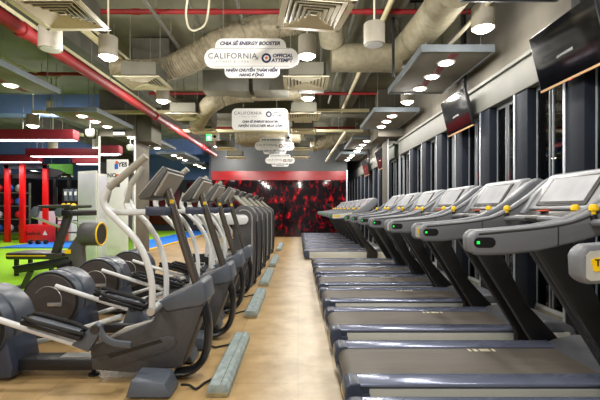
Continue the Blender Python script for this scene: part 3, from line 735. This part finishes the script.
# soffit panels with downlights
def soffit(x0, x1, y0, y1, lamps, label, side, light=15):
    z = 3.5; cx = (x0+x1)/2; cy = (y0+y1)/2
    t = thing('soffit_panel', label, 'ceiling panel', (cx, cy, z), group='hanging soffit panels with downlights')
    hx, hy = (x1-x0)/2, (y1-y0)/2
    MB().box(-hx, hx, -hy, hy, .0, .07, .004).build('board', M['conc'], t)
    MB().box(-hx-.02, -hx, -hy-.02, hy+.02, -.015, .085).box(hx, hx+.02, -hy-.02, hy+.02, -.015, .085).box(-hx, hx, -hy-.02, -hy, -.015, .085).box(-hx, hx, hy, hy+.02, -.015, .085).build('edge_trim', M['softedge'], t)
    MB().box(-.06, .06, -hy+.1, hy-.1, -.004, .0).build('track_strip', M['beamred'], t)
    for (sx, sy_) in ((-1, -1), (1, -1), (-1, 1), (1, 1)):
        MB().tube([(sx*hx*.8, sy_*hy*.85, .07), (sx*hx*.8, sy_*hy*.85, CEIL-z)], .008, 6).build('hanger_rod', M['galv'], t)
    for y_ in lamps:
        dl = MB().lathe([(.11, -.012), (.13, -.012), (.135, 0)], (0, y_-cy, 0), seg=20).build('downlight', M['white'], t)
        MB().lathe([(.02, -.04), (.06, -.035), (.095, -.02), (.108, -.01)], (0, y_-cy, 0), seg=20).build('lens', M['lens'], dl)
        lamp_light(t, (0, y_-cy, -.045), light, .08)
pan = [(2.2, 4.15), (5.5, 7.5), (8.9, 11.0-.15), (12.35, 14.6), (15.8, 18.1)]
for i, (a, b) in enumerate(pan):
    ls = [a+.43, (a+b)/2+.05, b-.3] if i else [3.0]
    soffit(1.72, 2.70, a, b, ls, 'grey soffit panel along the window wall, %s from the camera' % ORD[i], 'right')
panl = [(5.35, 7.5), (8.9, 10.85), (12.35, 14.6), (15.8, 18.1), (19.2, 21.6)]
for i, (a, b) in enumerate(panl):
    ls = [a+.43, (a+b)/2+.05, b-.3] if i else [5.8, 7.0]
    soffit(-5.62, -4.52, a, b, ls, 'grey soffit panel along the turf side, %s from the camera' % ORD[i], 'left')

# hanging signs
def sign(px, py, d, style, label):
    c = at(px, py, d); W_ = 1.2
    t = thing('hanging_sign', label, 'sign', (c.x, d, c.z), group='white promotional hanging signs')
    def rr(x0, x1, z0, z1, r, n=6):
        return arc(x1-r, z1-r, r, 0, 90, n)+arc(x0+r, z1-r, r, 90, 180, n)+arc(x0+r, z0+r, r, 180, 270, n)+arc(x1-r, z0+r, r, 270, 360, n)
    th = .012
    if style == 'cloud':
        # one outline: top lobe, wide middle, bottom lobe
        def lobe(pts): return pts
        out = []
        out += arc(.60-.13, .0, .13, -90, 90, 8)                         # right end of the wide middle
        out += [(.44, .13)]+arc(.34, .15, .10, 0, 90, 6)                 # top lobe right
        out += arc(-.36, .15, .10, 90, 180, 6)+[(-.46, .13)]
        out += arc(-.60+.13, .0, .13, 90, 270, 8)
        out += [(-.34, -.13)]+arc(-.26, -.17, .08, 180, 270, 5)+arc(.28, -.17, .08, 270, 360, 5)+[(.36, -.13)]
        pts = []
        for p in out:
            if not pts or (abs(p[0]-pts[-1][0])+abs(p[1]-pts[-1][1])) > 1e-4: pts.append(p)
        b = MB().prism(pts, -th, th, 'y').build('sign_board', M['white'], t)
        F_ = -th-.001
        lettering('CHIA SẺ ENERGY BOOSTER', .062, M['ink'], b, (-.02, F_, .185), shear=.25, bold=.0026)
        lettering('CALIFORNIA', .10, M['inklight'], b, (-.24, F_, .025), spacing=1.12, bold=.0006)
        lettering('FITNESS & YOGA', .034, M['inklight'], b, (-.24, F_, -.045), spacing=1.7)
        lettering('×', .10, M['inklight'], b, (.07, F_, -.01))
        e = MB().lathe([(.05, -.001), (.062, -.001)], (0, 0, 0), 'y', 28)
        em = MB().lathe([(.002, F_-.001), (.062, F_-.001), (.062, -th)], (.19, 0, .0), 'y', 28).build('emblem_disc', M['ink'], b)
        e.bm.free()
        MB().lathe([(.002, F_-.003), (.036, F_-.003), (.036, F_)], (.19, 0, .0), 'y', 24).build('emblem_centre', M['white'], em)
        MB().prism([(.19+.026*math.cos(a), .026*math.sin(a)) for a in [math.pi/2+i*math.pi/5*1 for i in range(10)]] if False else [(.19+(.026 if i % 2 == 0 else .013)*math.cos(math.pi/2+i*math.pi/5), (.026 if i % 2 == 0 else .013)*math.sin(math.pi/2+i*math.pi/5)) for i in range(10)], F_-.005, F_-.002, 'y').build('emblem_star', M['orange'], em)
        lettering('OFFICIAL', .062, M['ink'], b, (.395, F_, .03), shear=.2, bold=.0026)
        lettering('ATTEMPT', .062, M['ink'], b, (.385, F_, -.03), shear=.2, bold=.0026)
        lettering('NHẬN CHUYẾN THÁM HIỂM', .05, M['ink'], b, (.0, F_, -.155), shear=.25, bold=.0026)
        lettering('HANG ĐỘNG', .05, M['ink'], b, (.0, F_, -.215), shear=.25, bold=.0026)
        MB().box(-.48, .48, F_-.0005, F_, .118, .122).box(-.48, .48, F_-.0005, F_, -.104, -.100).build('rule_line', M['inklight'], b)
        top = .25
    else:
        b = MB().prism(rr(-.6, .6, -.235, .235, .1), -th, th, 'y').build('sign_board', M['white'], t)
        F_ = -th-.001
        lettering('CALIFORNIA', .095, M['inklight'], b, (-.26, F_, .13), spacing=1.12)
        lettering('FITNESS & YOGA', .032, M['inklight'], b, (-.26, F_, .06), spacing=1.7)
        em = MB().lathe([(.002, F_-.001), (.062, F_-.001), (.062, -th)], (.19, 0, .11), 'y', 28).build('emblem_disc', M['ink'], b)
        MB().lathe([(.002, F_-.003), (.036, F_-.003), (.036, F_)], (.19, 0, .11), 'y', 24).build('emblem_centre', M['white'], em)
        lettering('OFFICIAL', .055, M['ink'], b, (.385, F_, .135), shear=.2, bold=.001)
        lettering('ATTEMPT', .055, M['ink'], b, (.385, F_, .08), shear=.2, bold=.001)
        lettering('CHIA SẺ ENERGY BOOSTER', .062, M['ink'], b, (.0, F_, -.05), shear=.25, bold=.0026)
        lettering('NHẬN VOUCHER MUA SẮM', .074, M['ink'], b, (.0, F_, -.14), shear=.25, bold=.0022)
        top = .235
    for s in (-1, 1):
        MB().tube([(s*.36, 0, top-.02), (s*.36, 0, CEIL-c.z)], .004, 6).build('suspension_wire', M['galv'], t)
sign(251.5, 58.5, 5.05, 'cloud', 'white cloud-shaped hanging sign nearest the camera')
sign(260, 119.5, 8.5, 'rect', 'white rounded rectangular hanging sign with voucher lettering')
sign(274.5, 146, 12.1, 'cloud', 'white cloud-shaped hanging sign below the voucher sign')
sign(280, 160.5, 16.2, 'cloud', 'white cloud-shaped hanging sign farthest from the camera, against the grey wall')

# televisions
def tv(y0, y1, label, red=False):
    t = thing('television', label, 'television', (2.66, (y0+y1)/2, 2.9), group='televisions above the windows')
    h = (y1-y0)/2
    bot = Vector((.045, 0, -.285)); top = Vector((-.095, 0, .30)); u = (top-bot).normalized(); n = Vector((u.z, 0, -u.x))
    def q(f, o): 
        p = bot.lerp(top, f)+n*o; return (p.x, p.z)
    b = MB().prism([q(0, 0), q(1, 0), q(1, .03), q(.75, .05), q(.25, .06), q(0, .035)], -h, h, 'y', .004).build('casing', M['blackplastic'], t)
    MB().prism([q(.025, -.002), q(.985, -.002), q(.985, .0), q(.025, .0)], -h+.012, h-.012, 'y').build('screen', M['tv'], t)
    MB().prism([q(-.02, -.004), q(.015, -.004), q(.015, .03), q(-.02, .03)], -h, h, 'y').build('bottom_strip', M['wood'], t)
    MB().prism([q(-.03, -.005), q(-.018, -.005), q(-.018, .002), q(-.03, .002)], -.02, .02, 'y').build('standby_light', M['redrig'], t)
    MB().box(.09, .14, -.06, .06, .0, CEIL-2.9).build('ceiling_bracket', M['blackmetal'], t)
    MB().box(-.02, .13, -.12, .12, -.05, .12).build('mount_plate', M['blackmetal'], t)
tv(3.45, 4.42, 'black television nearest the camera at the upper right corner')
tv(6.15, 7.15, 'second black television above the windows')
tv(12.3, 13.3, 'third black television just beyond the mirrored right column')
tv(15.1, 16.1, 'farthest black television above the windows')

# small ceiling devices
def camera_box(px, py, d, label):
    c = at(px, py, d)
    t = thing('box_camera', label, 'camera', (c.x, d, c.z), group='white box cameras on the cable tray')
    MB().box(-.1, .1, -.12, .1, -.1, .1, .01).build('housing', M['white'], t)
    MB().lathe([(.005, -.13), (.04, -.13), (.045, -.118)], (0, 0, -.01), 'y', 16).build('lens', M['black'], t)
    MB().tube([(0, 0, .1), (0, 0, CEIL-c.z+.02)], .01, 8).build('stem', M['cream'], t)
camera_box(215.5, 137, 11.8, 'white box camera at left under the cable tray')
camera_box(288.5, 138, 11.8, 'white box camera at right beside the third sign')
c = at(90, 133, 9.8)
t = thing('dome_camera', 'white dome camera hanging above the nearest red beam light', 'camera', (c.x, 9.8, c.z))
MB().lathe([(.02, -.1), (.07, -.09), (.1, -.05), (.11, 0), (.11, .06), (.08, .09), (.02, .1)], (0, 0, 0), seg=18).build('housing', M['white'], t)
MB().tube([(0, 0, .09), (0, 0, 3.505-c.z)], .012, 8).build('stem', M['cream'], t)
c = at(209, 137.5, 12.6)
t = thing('exit_sign', 'small green lit exit sign hanging beside the red fire main', 'sign', (c.x, 12.6, c.z))
MB().box(-.09, .09, -.02, .02, -.1, .1, .004).build('sign_box', M['exitg'], t)
MB().prism([(-.05, -.02), (.0, -.02), (.0, -.06), (.05, 0), (.0, .06), (.0, .02), (-.05, .02)], -.023, -.021, 'y').build('arrow', M['white'], t)
MB().tube([(0, 0, .1), (0, 0, CEIL-c.z)], .006, 6).build('stem', M['galv'], t)

# red linear beam lights over the turf
def beam(x0, x1, y, z, label):
    t = thing('beam_light', label, 'beam light', ((x0+x1)/2, y, z), group='red linear beam lights over the turf')
    h = (x1-x0)/2
    MB().prism([(-h+.12, 0), (h, 0), (h, .24), (-h, .24), (-h, .04)], -.14, .14, 'y', .006).build('shade', M['beamred'], t)
    MB().box(-h+.14, h-.03, -.1, .1, -.018, -.002).build('led_strip', M['led'], t)
    for s in (-1, 1):
        MB().tube([(s*h*.7, 0, .24), (s*h*.7, 0, CEIL-z)], .006, 6).build('suspension_wire', M['galv'], t)
    l = bpy.data.lights.new('beam_lamp', 'AREA'); l.shape = 'RECTANGLE'; l.size = h*1.9; l.size_y = .2; l.energy = 28; l.color = (1, .9, .92)
    o = bpy.data.objects.new('beam_lamp', l); C.objects.link(o); o.location = (0, 0, -.04); o.parent = t
beam(-9.6, -5.45, 9.75, 3.0, 'dark red beam light with white underside, nearest the camera')
beam(-8.7, -5.6, 12.8, 3.0, 'dark red beam light, second from the camera, passing behind the mirrored column')
beam(-12.2, -9.4, 14.5, 3.02, 'dark red beam light at far left above the red rig')
beam(-8.45, -5.8, 15.0, 3.0, 'dark red beam light right of the green board')

# ================================================================== LEFT TURF AREA
# rowing machine
t = thing('rowing_machine', 'dark rowing machine with yellow-ringed flywheel on the turf', 'rowing machine', (0, 0, 0))
d = 6.5
def R2(px, py): p = at(px, py, d); return (p.x, p.z)
def R3(px, py, dy=0): p = at(px, py, d); return (p.x, d+dy, p.z)
MB().prism([R2(14, 266), R2(66, 257), R2(72, 259), R2(72, 265), R2(18, 273)], d-.06, d+.06, 'y', .012).build('rail', M['blackmetal'], t)
MB().tube([R3(31, 271), R3(20, 294)], .04, 8, ry=.06).build('rail_leg', M['char'], t)
MB().box(R2(20, 0)[0]-.06, R2(20, 0)[0]+.06, d-.3, d+.3, .012, .06, .015).build('rear_foot', M['rubber'], t)
MB().prism([R2(52, 254), R2(59, 255), R2(73, 212), R2(66, 212)], d-.05, d+.05, 'y', .01).build('mast', M['char'], t)
MB().prism([R2(66, 254), R2(78, 236), R2(90, 236), R2(84, 248), R2(86, 282), R2(80, 288), R2(74, 262)], d-.06, d+.06, 'y', .015).build('strut', M['console_grey'], t)
MB().box(R2(66, 0)[0], R2(92, 0)[0], d-.28, d+.28, .012, .07, .015).build('front_foot', M['rubber'], t)
fx = R2(92, 234)
fl = MB().lathe([(.05, -.16), (.17, -.16), (.19, -.13), (.19, .13), (.17, .15), (.05, .15)], (fx[0], d, fx[1]), 'x', 30).build('flywheel', M['console_grey'], t)
MB().lathe([(.02, .152), (.165, .153), (.165, .158)], (fx[0], d, fx[1]), 'x', 30).build('flywheel_cover', M['char'], fl)
MB().tube([(fx[0]+.155, d+.18*math.cos(a), fx[1]+.18*math.sin(a)) for a in [i*math.pi/15 for i in range(30)]], .014, 6, closed=True).build('yellow_ring', M['yellow'], fl)
for dy in (-.05, .6):
    lp = [R3(34, 211, dy), R3(40, 207, dy), R3(72, 206, dy)]
    MB().tube(lp, .028, 8).build('upper_handle', M['char'], t)
    MB().tube([R3(34, 212, dy), R3(35, 217, dy), R3(39, 218, dy), R3(62, 227, dy)], .022, 8).build('lower_handle', M['silver'], t)
    MB().prism([R2(33, 212), R2(37, 206.5), R2(42, 207), R2(39, 218), R2(34, 216.5)], d+dy-.04, d+dy+.04, 'y', .01).build('loop_end', M['ellhood'], t)
MB().box(R2(66, 0)[0], R2(77, 0)[0], d-.14, d+.65, R2(0, 216)[1], R2(0, 210)[1], .015).build('console', M['blackplastic'], t)
MB().box(R2(50, 0)[0], R2(66, 0)[0], d-.12, d+.12, R2(0, 256)[1], R2(0, 252.5)[1], .01).build('foot_plate', M['char'], t)
MB().box(R2(64, 0)[0], R2(73, 0)[0], d-.2, d+.2, R2(0, 270)[1], R2(0, 264)[1], .01).build('foot_pedal', M['blackplastic'], t)
MB().box(R2(68, 0)[0], R2(74, 0)[0], d-.095, d-.088, R2(0, 253)[1], R2(0, 249)[1]).build('yellow_sticker', M['yellow'], t)
# bench with yellow stripe
d2 = 7.6
p0, p1 = at(5, 254, d2), at(56, 254, d2)
t = thing('training_bench', 'low black bench with a yellow side stripe behind the rowing machine', 'bench', (0, 0, 0))
MB().box(p0.x, p1.x, d2, d2+.6, .34, .47, .03).build('pad', M['char'], t)
MB().box(p0.x+.03, p1.x, d2-.006, d2, .405, .425).build('side_stripe', M['yellow'], t)
for x_ in (p0.x+.15, p1.x-.15):
    for y_ in (d2+.1, d2+.5):
        MB().box(x_-.03, x_+.03, y_-.03, y_+.03, .012, .35).build('leg', M['blackmetal'], t)
# folding screen
t = thing('folding_screen', 'white two-leaf partition screen standing left of the poster', 'partition', (0, 0, 0))
def leaf(x0, y0_, x1, y1_, ztop, zmid):
    a, b = Vector((x0, y0_, 0)), Vector((x1, y1_, 0)); dv = (b-a); nv = Vector((-dv.y, dv.x, 0)).normalized()*.02
    def slab(f0, f1, z0, z1, o, m, nm, par):
        p, q = a+dv*f0, a+dv*f1
        n1, n2 = nv*(-o), nv*o
        return MB().hexa([tuple(p+n1+Vector((0, 0, z0))), tuple(q+n1+Vector((0, 0, z0))), tuple(q+n2+Vector((0, 0, z0))), tuple(p+n2+Vector((0, 0, z0))), tuple(p+n1+Vector((0, 0, z1))), tuple(q+n1+Vector((0, 0, z1))), tuple(q+n2+Vector((0, 0, z1))), tuple(p+n2+Vector((0, 0, z1)))], .004).build(nm, m, par)
    o = slab(0, 1, .012, ztop, 1, M['white'], 'leaf_frame', t)
    slab(.06, .94, zmid+.03, ztop-.06, 1.25, M['offwhite'], 'upper_infill', o)
    slab(.06, .94, .08, zmid-.01, 1.25, M['offwhite'], 'lower_infill', o)
leaf(-5.22, 9.45, -4.66, 9.2, 2.2, 1.05)
leaf(-4.65, 9.2, -4.36, 9.6, 2.13, 1.05)
# poster board in front of the mirror column
c = at(117.5, 180, 8.9)
t = thing('poster_board', 'white poster board with YES and NO lettering standing right of the partition screen', 'poster', (c.x, 8.9, 0))
bd = MB().box(-.24, .24, -.012, .012, .1, 2.42, .004).build('board', M['white'], t)
lettering('YES', .13, M['black'], bd, (.12, -.014, 2.30), bold=.005)
lettering('NO', .13, M['black'], bd, (-.12, -.014, 2.06), bold=.003)
MB().box(-.06, .02, -.015, -.0125, 2.2, 2.32).build('printed_figure', M['bluepl'], bd)
MB().lathe([(.002, -.0155), (.035, -.0155), (.035, -.0125)], (-.01, 0, 2.35), 'y', 14).build('printed_head', M['orange'], bd)
MB().box(-.04, .04, -.015, -.0125, 2.02, 2.09).build('printed_figure', M['orange'], bd)
MB().box(-.1, .06, -.015, -.0125, 1.80, 1.88).build('printed_figure', M['ink'], bd)
MB().box(-.24, -.18, -.2, .1, .012, .12).build('foot', M['blackmetal'], t); MB().box(.18, .24, -.2, .1, .012, .12).build('foot', M['blackmetal'], t)
c = at(118, 131.5, 10.9)
t = thing('wall_sign', 'small black and white plate high on the left column', 'sign', (c.x, 10.97, c.z))
MB().box(-.155, .155, -.02, .03, 0, .1).build('upper_plate', M['black'], t); MB().box(-.155, .155, -.018, .03, -.075, 0).build('lower_plate', M['white'], t)
# red training rig
d3 = 15.4
t = thing('training_rig', 'tall red steel training rig on the turf at far left', 'training rig', (0, 0, 0))
posts = [((q-HX)*dd/F, dd) for q, dd in ((7.5, 15.4), (22.5, 15.0), (45.5, 15.4))]
for (x_, y_) in posts:
    MB().box(x_-.09, x_+.09, y_-.06, y_+.06, .012, 3.02, .006).build('post', M['redrig'], t)
MB().box(-11.4, -9.7, 15.34, 15.46, 2.86, 3.0).build('cross_beam', M['navy'], t)
MB().box(-12.4, -9.3, 15.5, 15.6, 2.5, 2.66).build('cross_beam', M['blackmetal'], t)
MB().prism([(-9.85, 2.92), (-9.85, 2.5), (-9.4, 2.55), (-9.1, 2.72), (-9.4, 2.85)], 15.44, 15.56, 'y').build('gusset', M['blackmetal'], t)
MB().tube([(-10.4, 15.0, 2.75), (-10.4, 17.0, 2.75)], .05, 8).build('pull_up_bar', M['blackmetal'], t)
MB().tube([(-9.8, 15.4, 2.75), (-9.8, 17.0, 2.75)], .05, 8).build('pull_up_bar', M['blackmetal'], t)
MB().box(-9.86, -9.74, 16.94, 17.06, .012, 2.8).box(-10.46, -10.34, 16.94, 17.06, .012, 2.8).build('rear_frame', M['blackmetal'], t)
MB().tube([(-9.8, 17.0, 2.75), (-10.4, 17.0, 2.75)], .05, 8).build('pull_up_bar', M['blackmetal'], t)
# red plyometric box
bx0, bx1 = -10.62, -9.3
t = thing('plyo_box', 'red padded box with white triangle logo inside the rig', 'plyo box', ((bx0+bx1)/2, 15.2, .012))
hx = (bx1-bx0)/2
b = MB().box(-hx, hx, -.12, .9, 0, .68, .02).build('padding', M['boxred'], t)
lettering('Reebok', .2, M['black'], b, (-.12, -.123, .36), bold=.003)
MB().prism([(.26, .3), (.44, .3), (.35, .48)], -.126, -.12, 'y').build('triangle_logo', M['white'], b)
t = thing('plyo_box', 'grey white box stacked behind the red padded box', 'plyo box', (-9.95, 16.4, .012))
MB().box(-.66, .7, -.2, .4, 0, 1.2, .02).build('padding', M['offwhite'], t)
# storage rack with balls at far left
t = thing('storage_rack', 'grey shelf rack behind the red rig at the left edge', 'rack', (-12.05, 16.6, 0))
for (x_, y_) in ((-.7, -.2), (.7, -.2), (-.7, .2), (.7, .2)):
    MB().box(x_-.03, x_+.03, y_-.03, y_+.03, .012, 2.4).build('post', M['galv'], t)
for z in (.3, .85, 1.4, 1.95):
    MB().box(-.7, .7, -.22, .22, z, z+.04).build('shelf', M['galv'], t)
cols = ['bluepl', 'offwhite', 'rubber', 'boxred']
for zi, z in enumerate((.34, .89, 1.44, 1.99)):
    for xi in range(3):
        o = MB().ball((0, 0, 0), .17).lathe([(.03, -.004), (.03, .004)], (0, -.168, 0), 'y', 10).build('medicine_ball', M[cols[(zi+xi) % 4]])
        o.location = (-12.05-.45+.45*xi, 16.55, z+.17)
        tag(o, '%s medicine ball, %s from left on the %s shelf of the grey rack' % (['blue', 'pale grey', 'black', 'red'][(zi+xi) % 4], ORD[xi], ['lowest', 'second', 'third', 'top'][zi]), 'ball', 'medicine balls on the grey rack')
# green board, hanging bags, kettlebells on a rack
c = at(60.5, 170, 17.5)
t = thing('green_board', 'green board hung beyond the red rig', 'board', (c.x, 17.5, c.z))
MB().box(-.55, .55, -.02, .02, -.26, .26, .005).build('board', M['greenboard'], t)
MB().box(-.57, .57, -.022, .025, -.30, -.26).build('lower_rail', M['cream'], t)
for s in (-1, 1): MB().tube([(s*.4, 0, .26), (s*.4, 0, CEIL-c.z)], .006, 6).build('suspension_wire', M['galv'], t)
dk = 15.0
t = thing('kettlebell_rack', 'black rack holding yellow kettlebells left of the partition screen', 'rack', ((70.5-HX)*dk/F, dk, 0))
for (x_, y_) in ((-.4, -.2), (.4, -.2), (-.4, .2), (.4, .2)):
    MB().box(x_-.025, x_+.025, y_-.025, y_+.025, .012, 2.1).build('post', M['blackmetal'], t)
for z in (.4, .85, 1.3): MB().box(-.42, .42, -.22, .22, z, z+.03).build('shelf', M['blackmetal'], t)
MB().box(-.42, .42, .17, .22, 2.05, 2.1).build('top_rail', M['blackmetal'], t)
for i in range(3):
    x_ = (64.5+5*i-HX)*dk/F
    o = thing('kettlebell', 'yellow kettlebell, %s from left on the black rack' % ORD[i], 'kettlebell', (x_, dk-.05, 1.33), group='yellow kettlebells on the black rack')
    MB().ball((0, 0, .095), .095).build('body', M['yellow'], o)
    MB().tube([(-.05, 0, .16), (-.06, 0, .23), (0, 0, .26), (.06, 0, .23), (.05, 0, .16)], .016, 8).build('handle', M['blackmetal'], o)
    o = thing('hanging_bag', 'grey cylindrical bag, %s from left above the yellow kettlebells' % ORD[i], 'bag', (x_+.03, dk+.12, 1.6), group='grey bags above the kettlebells')
    MB().lathe([(.06, 0), (.085, .02), (.085, .43), (.06, .45)], (0, -.03, 0), seg=16).build('bag_body', M['ellhood'], o)
    MB().box(-.045, .045, -.118, -.112, .22, .36).build('label_patch', M['white'], o)
    MB().tube([(0, 0, .45), (0, .07, .49)], .01, 6).build('strap', M['blackmetal'], o)
# red wall panels at the back of the turf area
for i, (x0, x1, z0, z1) in enumerate(((-14.6, -12.4, .3, 2.2), (-11.6, -9.4, .3, 2.3), (-8.8, -6.9, .4, 2.4), (-6.5, -4.5, 1.2, 2.8))):
    o = MB().box(x0, x1, 23.2, 23.29, z0, z1, .01).build('wall_panel', mat('dark_red_panel', (84, 8, 18), .4, var=.8, scale=1.5))
    tag(o, 'dark red panel on the far turf wall, %s from left' % ORD[i], 'panel', 'red panels on the far turf wall')
o = MB().box(-9.8, -7.3, 13.0, 15.6, .012, .05, .01).build('floor_mat', M['blue_mat']); tag(o, 'blue exercise mat on the turf beside the red box', 'mat')
# dumbbells beside the box
for i, px in enumerate((36, 44)):
    c = at(px, 240, 14.3)
    o = thing('dumbbell', '%s black dumbbell on the turf before the red box' % ['left', 'right'][i], 'dumbbell', (c.x, 14.2, .05), group='black dumbbells by the red box')
    MB().tube([(-.14, 0, .08), (.14, 0, .08)], .018, 8).build('handle', M['silver'], o)
    for s in (-1, 1): MB().lathe([(.07, -.05), (.08, -.04), (.08, .04), (.07, .05)], (s*.13, 0, .08), 'x', 14).build('weight_head', M['rubber'], o)

# ================================================================== WORLD, CAMERA
w = bpy.data.worlds.new('night'); S.world = w; w.use_nodes = True
w.node_tree.nodes['Background'].inputs[0].default_value = (.02, .03, .05, 1)
w.node_tree.nodes['Background'].inputs[1].default_value = .5
cam = bpy.data.cameras.new('camera'); co = bpy.data.objects.new('camera', cam); C.objects.link(co)
co.location = (0, 0, CH); co.rotation_euler = (math.pi/2, 0, 0)
cam.sensor_width = 36; cam.lens = 36*F/600; cam.shift_x = 2/600; cam.shift_y = 8.5/600; cam.clip_start = .05
S.camera = co
S.view_settings.view_transform = 'Standard'; S.view_settings.look = 'None'
S.view_settings.exposure = 0.2; S.view_settings.gamma = 1; S.view_settings.use_curve_mapping = False
S.cycles.use_denoising = True
S.cycles.max_bounces = 8; S.cycles.diffuse_bounces = 5; S.cycles.glossy_bounces = 4; S.cycles.transparent_max_bounces = 8
S.cycles.sample_clamp_indirect = 4; S.cycles.caustics_reflective = False; S.cycles.caustics_refractive = False
